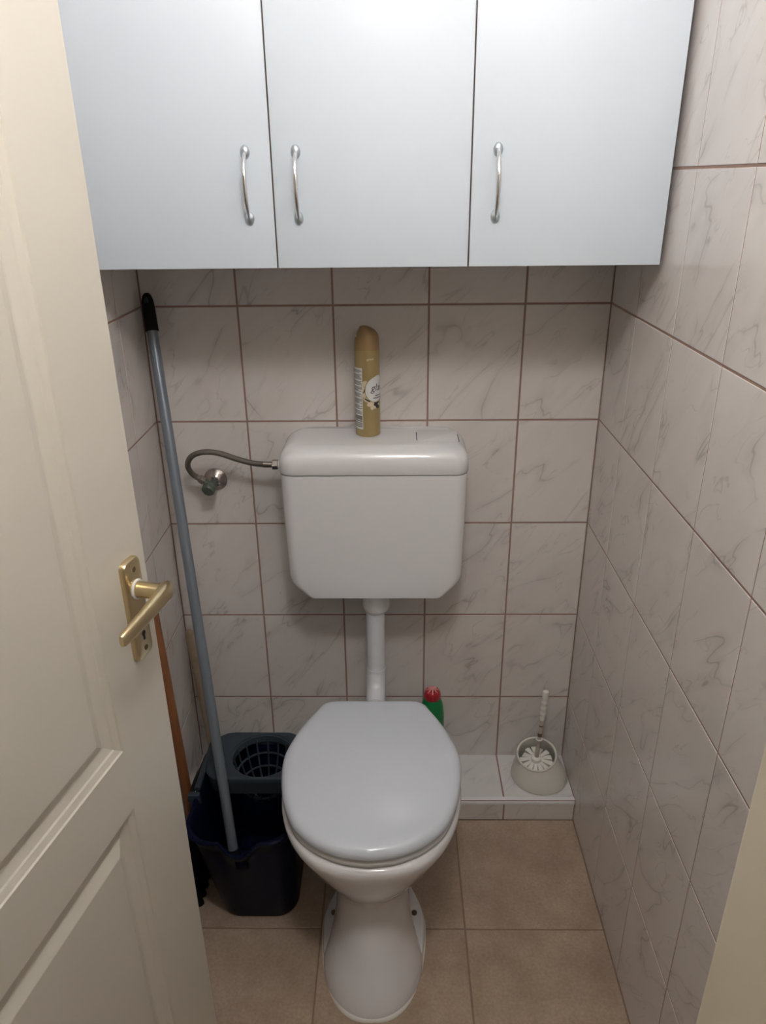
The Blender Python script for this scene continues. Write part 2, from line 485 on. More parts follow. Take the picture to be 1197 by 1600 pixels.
struct(obj('wall_hallway_left', G().box(-1.3, -1.2, FLOOR_END, YF, -0.02, CEIL), M['paint'], smooth=False))
struct(obj('wall_hallway_right', G().box(1.5, 1.6, FLOOR_END, YF, -0.02, CEIL), M['paint'], smooth=False))

# ------------------------------------------------------------------ lamps
LP = Vector((0.37, -1.243, 2.16))
t = thing('wall_lamp', 'round opal glass lamp on the wall above the doorway', 'lamp', (LP.x, YF, LP.z))
obj('wall_plate', G().lathe([(0.055, 0), (0.055, 0.008), (0.045, 0.014)], (LP.x, YF+0.0005, LP.z), (0, 1, 0)), M['whiteplastic'], t)
obj('globe', G().lathe([(0.088*math.sin(PI*i/16), -0.088*math.cos(PI*i/16)) for i in range(17)], LP, None, 32), M['lampglass'], t)
t = thing('hall_fill_lamp', 'added unseen fill lamp on the hallway ceiling', 'lamp', (0.3, -2.2, CEIL))  # added out of view to light the hallway side and the jamb
obj('mount', G().lathe([(0.13, -0.02), (0.13, 0)], (0.3, -2.2, CEIL-0.0005)), M['whiteplastic'], t)
obj('shade', G().lathe([(0.02, -0.08), (0.08, -0.072), (0.12, -0.05), (0.14, -0.02)], (0.3, -2.2, CEIL-0.0008)), M['hallfill'], t)

# ------------------------------------------------------------------ door leaf
H = Vector((0.21012, 0.97768, 0)); DE = Vector((-0.0155, -0.70, 0.0))
DL, DT, DZ0, DZ1 = 0.655, 0.040, 0.010, 2.01
hinge = DE - H*DL
door = bpy.data.objects.new('door_1', None)
COL.objects.link(door)
door.location = (hinge.x, hinge.y, 0); door.rotation_euler = (0, 0, math.atan2(H.y, H.x))
struct(door, 'cream moulded panel door standing ajar with a gold lever handle', 'door')
def dobj(name, g, m, parent=door, angle=38):
    o = obj(name, g, m, None, True, (0, 0, 0), angle); o.parent = parent; return o
PX0, PX1 = DL-0.534, DL-0.1215                    # panel field in leaf coordinates
panels = [(0.14, 0.6985), (0.8005, 1.89)]
prof = [(0, 0), (0.0015, 0.0022), (0.0105, 0.0050), (0.0125, 0.0070), (0.0255, 0.0105), (0.0285, 0.0105), (0.0445, 0.0030), (0.047, 0.0024)]
g = G()
xs = [0, PX0, PX1, DL]; zs = [DZ0, panels[0][0], panels[0][1], panels[1][0], panels[1][1], DZ1]
for side in (0, 1):
    yy = 0 if side == 0 else DT
    for i in range(3):
        for j in range(5):
            if i == 1 and j in (1, 3): continue
            g.add([(xs[i], yy, zs[j]), (xs[i+1], yy, zs[j]), (xs[i+1], yy, zs[j+1]), (xs[i], yy, zs[j+1])], [(0, 1, 2, 3)])
    for (z0, z1) in panels:
        rings = []
        for ins, dep in prof:
            y = dep if side == 0 else DT-dep
            rings.append([(PX0+ins, y, z0+ins), (PX1-ins, y, z0+ins), (PX1-ins, y, z1-ins), (PX0+ins, y, z1-ins)])
        g.loft(rings, False, True)
g.add([(0, 0, DZ0), (0, DT, DZ0), (0, DT, DZ1), (0, 0, DZ1)], [(0, 1, 2, 3)])
g.add([(DL, 0, DZ0), (DL, DT, DZ0), (DL, DT, DZ1), (DL, 0, DZ1)], [(0, 1, 2, 3)])
g.add([(0, 0, DZ0), (DL, 0, DZ0), (DL, DT, DZ0), (0, DT, DZ0)], [(0, 1, 2, 3)])
g.add([(0, 0, DZ1), (DL, 0, DZ1), (DL, DT, DZ1), (0, DT, DZ1)], [(0, 1, 2, 3)])
dobj('leaf', g, M['cream'], angle=12)
# handle set: plate, lever, keyhole, screws
HX, HZ = DL-0.0435, 1.012
g = G()
pw, pz0, pz1 = 0.0200, 0.905, 1.056
def plate_ring(ins, y):
    ring = rr(HX, (pz0+pz1)/2, pw-ins, (pz1-pz0)/2-ins, 0.010, 0, 6, 4)
    return [(x, y, z) for x, z, _ in ring]
g.loft([plate_ring(0, 0), plate_ring(0, -0.005), plate_ring(0.0012, -0.0078), plate_ring(0.0035, -0.009)], True, True)
plate = dobj('handle_plate', g, M['brass'])
plate['label'] = 'satin gold handle plate'
g = G().torus((HX, -0.0105, HZ), (0, 1, 0), 0.0125, 0.002, 28, 8)
dobj('collar_ring', g, M['print_white'], plate)
# lever: round neck straight out, then a flattened bar running back along the leaf
g = G()
nk = []
for k, (y, r) in enumerate([(-0.009, 0.0115), (-0.020, 0.0110), (-0.034, 0.0108), (-0.044, 0.0112)]):
    nk.append([(HX+r*math.cos(2*PI*j/20), y, HZ+r*math.sin(2*PI*j/20)) for j in range(20)])
g.loft(nk, True, True)
bar = []
def bar_ring(x, yc, zc, hy, hz):
    ring = []
    for j in range(20):
        a = 2*PI*j/20
        ca, sa = math.cos(a), math.sin(a)
        ring.append((x, yc+hy*math.copysign(abs(ca)**0.7, ca), zc+hz*math.copysign(abs(sa)**0.7, sa)))
    return ring
for x, yc, zc, hy, hz in [(0.0155, -0.0485, 0, 0.003, 0.006), (0.0135, -0.0490, 0, 0.0065, 0.0105), (0.006, -0.0495, 0, 0.0092, 0.0125), (-0.010, -0.0510, -0.0005, 0.0088, 0.0120),
                          (-0.035, -0.0520, -0.002, 0.0072, 0.0112), (-0.065, -0.0520, -0.004, 0.0062, 0.0105), (-0.090, -0.0510, -0.006, 0.0056, 0.0100), (-0.105, -0.0500, -0.007, 0.0050, 0.0092), (-0.109, -0.0498, -0.0073, 0.0030, 0.0070)]:
    bar.append(bar_ring(HX+x, yc, HZ+zc, hy, hz))
g.loft(bar, True, True)
dobj('lever', g, M['brass'], plate, 50)
dobj('keyhole', G().box(HX-0.0022, HX+0.0022, -0.0094, -0.0088, 0.9325, 0.9405).lathe([(0.0042, 0), (0.0042, 0.0006)], (HX, -0.0088, 0.9425), (0, -1, 0), 16), M['black'], plate)
for z in (1.041, 0.919):
    dobj('screw', G().lathe([(0.0040, 0), (0.0040, 0.0006), (0.003, 0.0012)], (HX+0.001, -0.0088, z), (0, -1, 0), 16), M['brass_dark'], plate)

# ------------------------------------------------------------------ wall cabinet
CY, CZ0, CZ1 = -0.2935, 1.375, 2.10
CX0, CX1 = -0.190, 0.7765
cab = thing('wall_cabinet', 'white laminate wall cabinet with three doors and chrome bow handles', 'cabinet', ((CX0+CX1)/2, -0.14, CZ0))
g = G()
th = 0.016; yb_ = -0.0006; yf_ = CY+0.0185
for x in (CX0, 0.1345-0.008, 0.4545-0.008, CX1-th): g.box(x, x+th, yf_, yb_, CZ0+0.001, CZ1)
g.box(CX0+th, CX1-th, yf_, yb_, CZ0+0.001, CZ0+0.017).box(CX0+th, CX1-th, yf_, yb_, CZ1-th, CZ1).box(CX0+th, CX1-th, -0.004, yb_, CZ0+0.017, CZ1-th)
obj('carcass', g, M['carcass'], cab, False)
doors_x = [(CX0, 0.1335, 0.0937), (0.1362, 0.4540, 0.1747), (0.4570, CX1-0.0005, 0.4970)]
for x0, x1, hx in doors_x:
    d = obj('cabinet_door', G().box(x0, x1, CY, CY+0.017, CZ0, CZ1-0.002, 0.0007), M['laminate'], cab)
    g = G()
    for xe in (x0, x1):
        s = 1 if xe == x1 else -1
        g.box(min(xe, xe+s*0.0005), max(xe, xe+s*0.0005), CY+0.0010, CY+0.016, CZ0+0.001, CZ1-0.003)
    obj('edge_band', g, M['edgeband'], d, False)
    za, zc = 1.4545, 1.5515
    g = G()
    path = []
    for i in range(25):
        u = i/24
        zz = za+(zc-za)*u
        out = 0.021*(1-abs(2*u-1)**2.4)
        path.append((hx, CY-0.0055-out, zz))
    g.tube(path, [0.0030+0.0012*math.sin(PI*i/24) for i in range(25)], 12)
    hd = obj('bow_handle', g, M['chrome'], d)
    for zz, s in ((za-0.001, -1), (zc+0.001, 1)):
        g = G(); rings = []
        for k, (q, yy) in enumerate([(1, 0), (1, -0.002), (0.85, -0.004), (0.45, -0.0062)]):
            rings.append([(hx+0.0076*q*math.cos(2*PI*j/24), CY+yy, zz+0.0105*q*math.sin(2*PI*j/24)) for j in range(24)])
        g.loft(rings)
        obj('handle_foot', g, M['satin'], hd)

# ------------------------------------------------------------------ cistern
TX = 0.2865
cis = thing('toilet_cistern', 'white plastic cistern hung on the tiled wall above the toilet', 'cistern', (TX, -0.08, 0.645))
def tank_ring(hw, d0, d1, r, z, x=TX):
    return rr(x, (d0+d1)/2, hw, (d1-d0)/2, r, z, 8, 6)
g = G().loft([tank_ring(0.146, -0.146, -0.002, 0.012, 0.645), tank_ring(0.152, -0.150, -0.0015, 0.014, 0.6475), tank_ring(0.160, -0.1515, -0.0015, 0.016, 0.655),
              tank_ring(0.183, -0.1525, -0.0015, 0.02, 0.678), tank_ring(0.190, -0.1535, -0.0015, 0.024, 0.688), tank_ring(0.1935, -0.1545, -0.0015, 0.026, 0.705),
              tank_ring(0.1965, -0.1570, -0.0015, 0.026, 0.85), tank_ring(0.1975, -0.1580, -0.0015, 0.026, 0.9445), tank_ring(0.194, -0.155, -0.0015, 0.026, 0.9455), tank_ring(0.194, -0.155, -0.0015, 0.026, 0.948)])
obj('tank', g, M['tank'], cis)
rg = [tank_ring(0.1985, -0.1595, -0.0012, 0.03, 0.9475), tank_ring(0.1995, -0.1605, -0.0012, 0.03, 0.9495)]
rad = 0.036
for i in range(11):
    a = PI/2*i/10
    q = rad*(1-math.cos(a))
    rg.append(tank_ring(0.1995-q, -0.1605+q, -0.0012, 0.032, 0.968+rad*math.sin(a)))
obj('cistern_lid', G().loft(rg), M['tank'], cis)
ztop = 0.968+rad
bt = obj('push_button', G().loft([rr(0.4225, -0.068, 0.0435, 0.040, 0.004, ztop-0.001, 6, 4), rr(0.4225, -0.068, 0.0435, 0.040, 0.004, ztop+0.0003, 6, 4), rr(0.4225, -0.068, 0.0425, 0.039, 0.004, ztop+0.0006, 6, 4)]), M['tank'], cis)
obj('button_gap', G().box(0.3770, 0.3788, -0.100, -0.045, ztop-0.001, ztop+0.0004), M['black'], bt, False)
obj('button_gap', G().box(0.4662, 0.4676, -0.100, -0.060, ztop-0.004, ztop+0.0004), M['black'], bt, False)
obj('pipe_nut', G().lathe([(0.0335, 0.02), (0.0335, -0.030), (0.031, -0.042), (0.0245, -0.050)], (0.2855, -0.08, 0.6445-0.02), None, 32), M['whiteplastic'], cis)
obj('inlet_stub', G().lathe([(0.0085, 0.0), (0.0085, 0.020)], (TX-0.1965, -0.07, 0.940), (-1, 0, 0), 16), M['whiteplastic'], cis)

# flush pipe
fp = obj('flush_pipe', G().tube([(0.2835, -0.08, 0.5740)]+[(0.2830, -0.08, 0.574-0.01*i) for i in (4, 8, 12, 15)] +
          [(0.2825, -0.08-0.07*(1-math.cos(PI/2*i/8)), 0.415-0.07*math.sin(PI/2*i/8)) for i in range(9)]+[(0.2825, -0.19, 0.345)], 0.0222, 24), M['pipe'], None, True, (0.2825, -0.08, 0.415))
tag(fp, 'white plastic flush pipe between the cistern and the toilet bowl', 'pipe')
obj('bend_socket', G().tube([(0.2828, -0.08, 0.412)]+[(0.2825, -0.08-0.07*(1-math.cos(PI/2*i/8)), 0.405-0.06*math.sin(PI/2*i/8)) for i in range(9)], 0.0236, 24), M['pipe'], fp)

# ------------------------------------------------------------------ angle valve and hose
VX, VZ = -0.084, 0.879
v = thing('angle_valve', 'tarnished chrome angle valve with a green knob on the tiles', 'valve', (VX, 0, VZ))
obj('rosette', G().lathe([(0.0268, 0.0004), (0.0270, 0.003), (0.024, 0.006), (0.014, 0.014), (0.010, 0.017)], (VX, 0, VZ), (0, -1, 0), 32), M['nickel'], v)
obj('valve_body', G().lathe([(0.0095, 0.01), (0.0095, 0.034), (0.0115, 0.036), (0.0115, 0.052)], (VX, 0, VZ), (0, -1, 0), 20).tube([(VX, -0.042, VZ), (VX-0.016, -0.044, VZ+0.010)], 0.008, 16), M['verdigris'], v)
obj('knob', G().lathe([(0.0105, 0.0), (0.0150, 0.004), (0.0160, 0.015), (0.013, 0.019)], (VX-0.002, -0.048, VZ+0.002), (-0.15, -0.9, -0.35), 8), M['verdigris'], v)
hz = thing('water_hose', 'braided steel water hose curving from the valve to the cistern', 'hose', (VX-0.02, -0.05, VZ))
hp = catmull([(-0.106, -0.046, 0.897), (-0.121, -0.054, 0.912), (-0.1275, -0.062, 0.935), (-0.116, -0.068, 0.958), (-0.090, -0.07, 0.969), (-0.055, -0.07, 0.967), (-0.015, -0.07, 0.953), (0.020, -0.07, 0.943), (0.050, -0.07, 0.940), (0.064, -0.07, 0.940)], 8)
obj('braided_tube', G().tube(hp, 0.0063, 14), M['steel'], hz)
obj('crimp_sleeve', G().tube([(0.042, -0.07, 0.9402), (0.064, -0.07, 0.940)], 0.0072, 16), M['nickel'], hz)
obj('crimp_sleeve', G().tube([hp[0], hp[5]], 0.0072, 16), M['nickel'], hz)
obj('nut', G().lathe([(0.0105, 0), (0.0112, 0.001), (0.0112, 0.012), (0.0105, 0.013)], (0.0615, -0.07, 0.940), (1, 0, 0), 6), M['nickel'], hz, True, None, 20)
obj('nut', G().lathe([(0.0095, 0), (0.0102, 0.001), (0.0102, 0.011), (0.0095, 0.012)], hp[0]-(hp[0]-Vector((VX-0.008, -0.043, VZ+0.006))).normalized()*0.008, (hp[0]-Vector((VX-0.008, -0.043, VZ+0.006))), 6), M['nickel'], hz, True, None, 20)

# ------------------------------------------------------------------ toilet
PXC = 0.2812
toi = thing('toilet', 'white ceramic floor-standing toilet with closed pale grey lid', 'toilet', (PXC, -0.45, 0))
LIDP = [(0, -0.227), (0.06, -0.2272), (0.095, -0.229), (0.115, -0.239), (0.128, -0.262), (0.148, -0.30), (0.168, -0.35), (0.1815, -0.405), (0.1795, -0.465), (0.168, -0.525), (0.150, -0.571), (0.134, -0.596), (0.110, -0.619), (0.0840, -0.636), (0.0475, -0.651), (0, -0.658)]
half = catmull([(x, y, 0) for x, y in LIDP], 5)
LID = [(p.x, p.y) for p in half]+[(-p.x, p.y) for p in half[-2:0:-1]]
LCY = -0.43
def lidring(ins, z, dome=0.0, src=LID):
    out = []
    for x, y in src:
        L_ = math.hypot(x, y-LCY); q = max(0.0, (L_-ins)/L_)
        out.append((PXC+x*q, LCY+(y-LCY)*q, z))
    return out
def scale_ring(q, z):
    return [(PXC+x*q, LCY+(y-LCY)*q, z) for x, y in LID]
g = G()
zl = 0.4335
g.loft([lidring(0.010, 0.4085), lidring(0.003, 0.4085), lidring(0.0005, 0.4105), lidring(0, 0.414), lidring(0.0005, 0.4195), lidring(0.003, 0.4250), lidring(0.008, 0.4293), lidring(0.015, 0.4320), lidring(0.026, 0.4335)] +
       [scale_ring(q, zl+0.0045*(1-(q/0.85)**2)) for q in (0.7, 0.5, 0.3, 0.1)])
obj('lid', g, M['seat'], toi, True, None, 60)
# seat ring below the lid
SEAT = LID
g = G()
outer = [lidring(0.006, 0.3895), lidring(0.003, 0.392), lidring(0.0025, 0.3985), lidring(0.006, 0.4045), lidring(0.012, 0.4068)]
inner = [lidring(0.055, 0.4068), lidring(0.065, 0.400), lidring(0.066, 0.3895)]
g.loft(outer+inner+[lidring(0.006, 0.3895)], False, False)
obj('seat', g, M['seatring'], toi, True, None, 60)
for sx in (-0.075, 0.075):
    obj('hinge', G().lathe([(0.010, -0.016), (0.011, -0.014), (0.011, 0.014), (0.010, 0.016)], (PXC+sx, -0.236, 0.398), (1, 0, 0), 16).box(PXC+sx-0.008, PXC+sx+0.008, -0.245, -0.225, 0.3875, 0.397), M['seatring'], toi)
    obj('bumper', G().lathe([(0.006, 0), (0.006, 0.0018)], (PXC+sx, -0.585, 0.4067), None, 12), M['whiteplastic'], toi)
# ceramic pan
def pan_ring(z, hw, yf, ybk, yw, hwr, n=72, ef=1.0):
    """front half ellipse of half-width hw at yw; the sides close in to hwr towards the back"""
    out = []
    nf = n//2
    for i in range(nf+1):                        # right side to left side around the front
        a = -PI*i/nf
        ca, sa = math.cos(a), math.sin(a)
        out.append((PXC+hw*math.copysign(abs(ca)**ef, ca), yw+(yw-yf)*sa, z))
    nb = n-nf
    Ln = abs(ybk-yw)
    for i in range(1, nb):
        u = i/nb
        # travel: left side up, back, right side down
        if u < 0.4: s, t_ = u/0.4, -1
        elif u > 0.6: s, t_ = (1-u)/0.4, 1
        else: s, t_ = 1, (u-0.5)/0.1
        e = s*s*(3-2*s)
        wd = hw+(hwr-hw)*min(1, e*1.9)
        rc = 1.0 if abs(t_) < 1 else 1.0
        out.append((PXC+wd*t_, yw+Ln*(s if abs(t_) == 1 else 1.0)*rc, z))
    return out
g = G()
g.loft([pan_ring(z, *p) for z, p in [
    (0.000, (0.1045, -0.6755, -0.300, -0.545, 0.056, 72, 1.0)), (0.006, (0.1045, -0.6750, -0.300, -0.545, 0.053, 72, 1.0)),
    (0.014, (0.1035, -0.6715, -0.300, -0.545, 0.051, 72, 1.0)), (0.030, (0.0985, -0.6635, -0.300, -0.555, 0.052, 72, 1.0)),
    (0.060, (0.0875, -0.645, -0.290, -0.528, 0.055, 72, 1.0)), (0.100, (0.0785, -0.622, -0.270, -0.502, 0.063, 72, 1.0)), (0.130, (0.0765, -0.605, -0.250, -0.480, 0.066)),
    (0.156, (0.0765, -0.588, -0.235, -0.460, 0.066)), (0.178, (0.0775, -0.580, -0.225, -0.450, 0.068)), (0.195, (0.0835, -0.581, -0.220, -0.445, 0.070)),
    (0.213, (0.0940, -0.588, -0.215, -0.440, 0.074)), (0.239, (0.1150, -0.604, -0.210, -0.438, 0.080)), (0.267, (0.1360, -0.622, -0.205, -0.438, 0.088)),
    (0.297, (0.1530, -0.637, -0.200, -0.438, 0.096, 72, 0.95)), (0.330, (0.1670, -0.650, -0.198, -0.438, 0.104, 72, 0.88)), (0.352, (0.1765, -0.6580, -0.197, -0.438, 0.110, 72, 0.82)),
    (0.368, (0.1815, -0.6615, -0.197, -0.438, 0.112, 72, 0.78)), (0.3770, (0.1820, -0.6615, -0.197, -0.438, 0.111, 72, 0.78)), (0.3835, (0.1790, -0.659, -0.200, -0.438, 0.109, 72, 0.78)), (0.3870, (0.1735, -0.654, -0.204, -0.438, 0.107, 72, 0.78)), (0.3880, (0.164, -0.645, -0.208, -0.438, 0.10, 72, 0.78))]], True, False)
# inside of the bowl
g.loft([pan_ring(z, *p) for z, p in [(0.3880, (0.164, -0.645, -0.208, -0.438, 0.10, 72, 0.78)), (0.386, (0.128, -0.612, -0.275, -0.453, 0.085)), (0.375, (0.120, -0.604, -0.28, -0.453, 0.08)), (0.34, (0.118, -0.60, -0.285, -0.453, 0.078)), (0.29, (0.09, -0.55, -0.30, -0.44, 0.06)), (0.25, (0.05, -0.49, -0.33, -0.42, 0.035))]], False, True)
# low foot flange carrying the screws
def foot_ring(z, ins, yf):
    return pan_ring(z, 0.1115-ins, yf, -0.295+ins*0.2, -0.468, 0.080, 72, 0.75)
g.loft([foot_ring(0.0, 0, -0.668), foot_ring(0.013, 0.0005, -0.660), foot_ring(0.020, 0.0025, -0.650), foot_ring(0.0225, 0.008, -0.640)])
pan = obj('pan', g, M['ceramic'], toi, True, None, 50)
obj('sealant_bead', G().loft([pan_ring(z, 0.1140-q, -0.6795+q, -0.293, -0.468, 0.083, 72, 0.76) for z, q in ((0.0002, 0), (0.003, 0.001), (0.005, 0.004))]), M['silicone'], pan)
for sx in (-1, 1):
    bl = obj('floor_screw', G().lathe([(0.0064, 0.0), (0.0064, 0.003), (0.004, 0.005)], (PXC+sx*0.0890, -0.455, 0.0222), None, 14), M['stain'], toi)

# ------------------------------------------------------------------ air freshener can
CX, CYY, CB = 0.2735, -0.052, ztop
CR, CH = 0.0262, 0.190
can = thing('aerosol_can', 'gold air freshener can standing on the cistern lid', 'spray can', (CX, CYY, CB))
obj('can_body', G().lathe([(0.024, 0.0), (0.0258, 0.001), (0.0266, 0.003), (0.0262, 0.006), (CR, 0.175), (0.0262, 0.181), (0.0266, 0.183), (0.0262, 0.185)], (CX, CYY, CB), None, 48), M['gold'], can)
# cap with a slanted, rounded top; highest towards the nozzle side on the left
g = G(); rings = []
capz = CB+0.185
CAPP = [(0, -1, 1, 1), (0.30, -1, 1, 1), (0.45, -0.96, 0.99, 0.985), (0.58, -0.88, 0.95, 0.94), (0.70, -0.78, 0.85, 0.86), (0.80, -0.69, 0.68, 0.76), (0.89, -0.61, 0.44, 0.62), (0.95, -0.56, 0.22, 0.48), (0.985, -0.50, 0.02, 0.32), (1.0, -0.40, -0.16, 0.14)]
for u, xl, xr, yh in CAPP:
    ring = []
    for j in range(40):
        a = 2*PI*j/40
        ring.append((CX+0.0259*((xl+xr)/2+(xr-xl)/2*math.cos(a)), CYY+0.0259*yh*math.sin(a), capz+0.047*u))
    rings.append(ring)
g.loft(rings)
capo = obj('cap', g, M['goldcap'], can)
obj('nozzle', G().lathe([(0.0025, 0), (0.0025, 0.0012)], (CX-0.0205, CYY-0.0125, capz+0.0285), (-0.9, -0.3, 0.25), 12), M['print_pale'], capo)
def wrap(u, z, r=CR+0.00025): return (CX+r*math.sin(u/CR), CYY-r*math.cos(u/CR), z)
def patch(u0, u1, z0, z1, r, n=14):
    g = G(); rings = []
    for i in range(n+1):
        u = u0+(u1-u0)*i/n
        rings.append([wrap(u, z0, r), wrap(u, z1, r), wrap(u, z1, r-0.0002), wrap(u, z0, r-0.0002)])
    return g.loft(rings)
def blob(pts, r, rings_n=4):
    """filled outline in unrolled (u, z) coordinates laid on the can"""
    cu = sum(p[0] for p in pts)/len(pts); cz = sum(p[1] for p in pts)/len(pts)
    g = G()
    n = len(pts); k0 = 0
    rings = [[wrap(cu+(p[0]-cu)*q, cz+(p[1]-cz)*q, r) for p in pts] for q in [1-0.96*i/rings_n for i in range(rings_n+1)]]
    return g.loft(rings, False, True)
def ell(cu, cz, a, b, rot, n=18):
    c, s = math.cos(rot), math.sin(rot)
    return [(cu+a*math.cos(2*PI*j/n)*c-b*math.sin(2*PI*j/n)*s, cz+a*math.cos(2*PI*j/n)*s+b*math.sin(2*PI*j/n)*c) for j in range(n)]
D2 = PI/180*CR
lab = obj('info_label', patch(-100*D2, -22*D2, CB+0.017, CB+0.149, CR+0.0003), M['print_white'], can)
g = G(); zz = CB+0.145
rnd = random.Random(7)
k = 0
while zz > CB+0.050:
    if k % 9 in (3, 8): zz -= 0.0030
    u0 = -97*D2; u1 = (-25 - (rnd.random()*22 if rnd.random() < 0.35 else 0))*D2
    g.v and None
    p = patch(u0, u1, zz-0.0013, zz, CR+0.0005, 8); g.add(p.v, p.f)
    zz -= 0.0022; k += 1
for z0, z1 in ((0.038, 0.047), (0.034, 0.0368), (0.0295, 0.032), (0.0255, 0.0280), (0.0215, 0.024)):
    p = patch(-97*D2, -25*D2, CB+z0, CB+z1, CR+0.0005, 8); g.add(p.v, p.f)
obj('small_print', g, M['print_grey'], lab, False)
# printed flowers, pods and the pale drop-shaped logo panel with its lettering
pts = []
for j in range(40):
    a = 2*PI*j/40
    rr_ = 0.0235*(1+0.22*max(0, math.cos(a-1.05))**6)
    pts.append((0.0195+rr_*math.cos(a)*0.98, CB+0.103+rr_*math.sin(a)*1.12))
pts2 = [(0.0195+(u-0.0195)*1.07, CB+0.103+(z-CB-0.103)*1.07) for u, z in pts]
g = G()
for cu, cz, a, b, r_ in [(-0.0055, 0.116, 0.008, 0.0055, 0.9), (-0.007, 0.104, 0.007, 0.0045, -0.6), (-0.0055, 0.093, 0.0075, 0.005, 0.5), (-0.001, 0.082, 0.008, 0.0045, -0.5), (0.007, 0.073, 0.008, 0.005, 0.3), (0.011, 0.066, 0.006, 0.0045, 1.2), (0.017, 0.066, 0.005, 0.004, 0.2), (0.024, 0.069, 0.007, 0.004, -0.2)]:
    p = blob(ell(cu, CB+cz, a, b, r_), CR+0.00035); g.add(p.v, p.f)
obj('printed_petals', g, M['petal'], can, False)
g = G()
for cu, cz, a, b, r_ in [(-0.0058, 0.1015, 0.0058, 0.0012, 1.3), (0.0005, 0.0815, 0.0075, 0.0017, -0.55), (0.0215, 0.074, 0.0085, 0.0045, 0.6), (0.024, 0.066, 0.006, 0.004, -0.4)]:
    p = blob(ell(cu, CB+cz, a, b, r_), CR+0.00045); g.add(p.v, p.f)
obj('printed_pods', g, M['print_dark'], can, False)
obj('logo_rim', blob(pts2, CR+0.00050), M['gold'], can, False)
lg = obj('logo_panel', blob(pts, CR+0.00060), M['print_white'], can, False)
def text_on_can(s, u, z, size, shear, name, m, par, r):
    cu = bpy.data.curves.new('txt', 'FONT'); cu.body = s; cu.size = size; cu.shear = shear; cu.resolution_u = 3; cu.space_character = 1.0; cu.offset = 0.0
    to = bpy.data.objects.new('txt', cu); COL.objects.link(to)
    dg = bpy.context.evaluated_depsgraph_get(); dg.update()
    me = bpy.data.meshes.new_from_object(to.evaluated_get(dg))
    bpy.data.objects.remove(to, do_unlink=True)
    g = G().add([wrap(u+q.co.x, z+q.co.y, r) for q in me.vertices], [tuple(p.vertices) for p in me.polygons])
    bpy.data.meshes.remove(me)
    return obj(name, g, m, par, False)
text_on_can('glade', 0.0075, CB+0.1005, 0.0215, 0.22, 'lettering', M['print_dark'], lg, CR+0.0008)
g = G()
for i, (u0, u1, z) in enumerate([(0.0175, 0.040, 0.0895), (0.0125, 0.040, 0.0845)]):
    p = patch(u0, u1, CB+z, CB+z+0.0016, CR+0.0008, 8); g.add(p.v, p.f)
obj('caption_lines', g, M['print_dark'], lg, False)
g = G(); rnd = random.Random(3)
for i in range(9):                               # illegible pale line of print under the cap
    u0 = 0.000+i*0.0017
    p = patch(u0, u0+0.0011, CB+0.166-0.002*(i < 3), CB+0.1685+0.0012*rnd.random(), CR+0.0004, 2); g.add(p.v, p.f)
obj('top_print', g, M['print_pale'], can, False)

# ------------------------------------------------------------------ green bottle
BX, BY = 0.4235, -0.072
bo = thing('cleaner_bottle', 'green plastic cleaner bottle with red cap behind the toilet lid', 'bottle', (BX, BY, LEDGE_H))
def ering(a, b, z, n=32): return [(BX+a*math.cos(2*PI*j/n), BY+b*math.sin(2*PI*j/n), z) for j in range(n)]
obj('bottle_body', G().loft([ering(0.031*q, 0.029*q2, LEDGE_H+h) for q, q2, h in [(0.86, 0.86, 0.0006), (0.97, 0.97, 0.004), (1.0, 1.0, 0.012), (1.0, 1.0, 0.08), (0.95, 0.97, 0.12), (1.0, 1.0, 0.165), (0.99, 0.99, 0.195), (0.94, 0.94, 0.212), (0.86, 0.86, 0.230), (0.72, 0.74, 0.242), (0.62, 0.64, 0.248), (0.55, 0.57, 0.252)]]), M['green'], bo)
g = G(); rings = []
for h, r in [(0.2485, 0.0200), (0.251, 0.0206), (0.261, 0.0202), (0.269, 0.0180), (0.272, 0.0150)]:
    rings.append([(BX+r*(1+(0.03 if j % 2 else -0.02))*math.cos(2*PI*j/48), BY+r*(1+(0.03 if j % 2 else -0.02))*math.sin(2*PI*j/48), LEDGE_H+h) for j in range(48)])
cp = obj('bottle_cap', G().loft(rings), M['red'], bo)
for j in range(8):
    a = 2*PI*j/8
    obj('cap_rib', G().tube([(BX+0.0165*math.cos(a), BY+0.0165*math.sin(a), LEDGE_H+0.2685), (BX+0.0075*math.cos(a), BY+0.0075*math.sin(a), LEDGE_H+0.276), (BX+0.002*math.cos(a), BY+0.002*math.sin(a), LEDGE_H+0.2775)], 0.0019, 6), M['pink'], cp)

# ------------------------------------------------------------------ toilet brush and holder
hb = Vector((0.7085, -0.0785, LEDGE_H))
rc = Vector((0.697, -0.082, 0.140))
nr = Vector((-0.10, -0.27, 1)).normalized()
ux = (Vector((1, 0, 0))-nr*nr.x).normalized(); uy = nr.cross(ux)
def rim(r, h=0.0): return [rc+nr*h+(ux*math.cos(2*PI*j/48)+uy*math.sin(2*PI*j/48))*r for j in range(48)]
def base(r, h=0.0): return [hb+Vector((r*math.cos(2*PI*j/48), r*math.sin(2*PI*j/48), h)) for j in range(48)]
def lerp(a, b, t): return [Vector(p)*(1-t)+Vector(q)*t for p, q in zip(a, b)]
B0, T0 = base(0.0735, 0.006), rim(0.0505, -0.004)
hold = obj('brush_holder', G().loft([base(0.068, 0.0005), base(0.0725, 0.002), B0, lerp(B0, T0, 0.3), lerp(B0, T0, 0.65), T0, rim(0.0515, -0.002), rim(0.0518, 0.001), rim(0.0495, 0.0025), rim(0.0470, 0.001), rim(0.0465, -0.004),
            lerp(base(0.067, 0.004), rim(0.0465, -0.004), 0.5), base(0.064, 0.004)]), M['holder'], None, True, tuple(hb), 50)
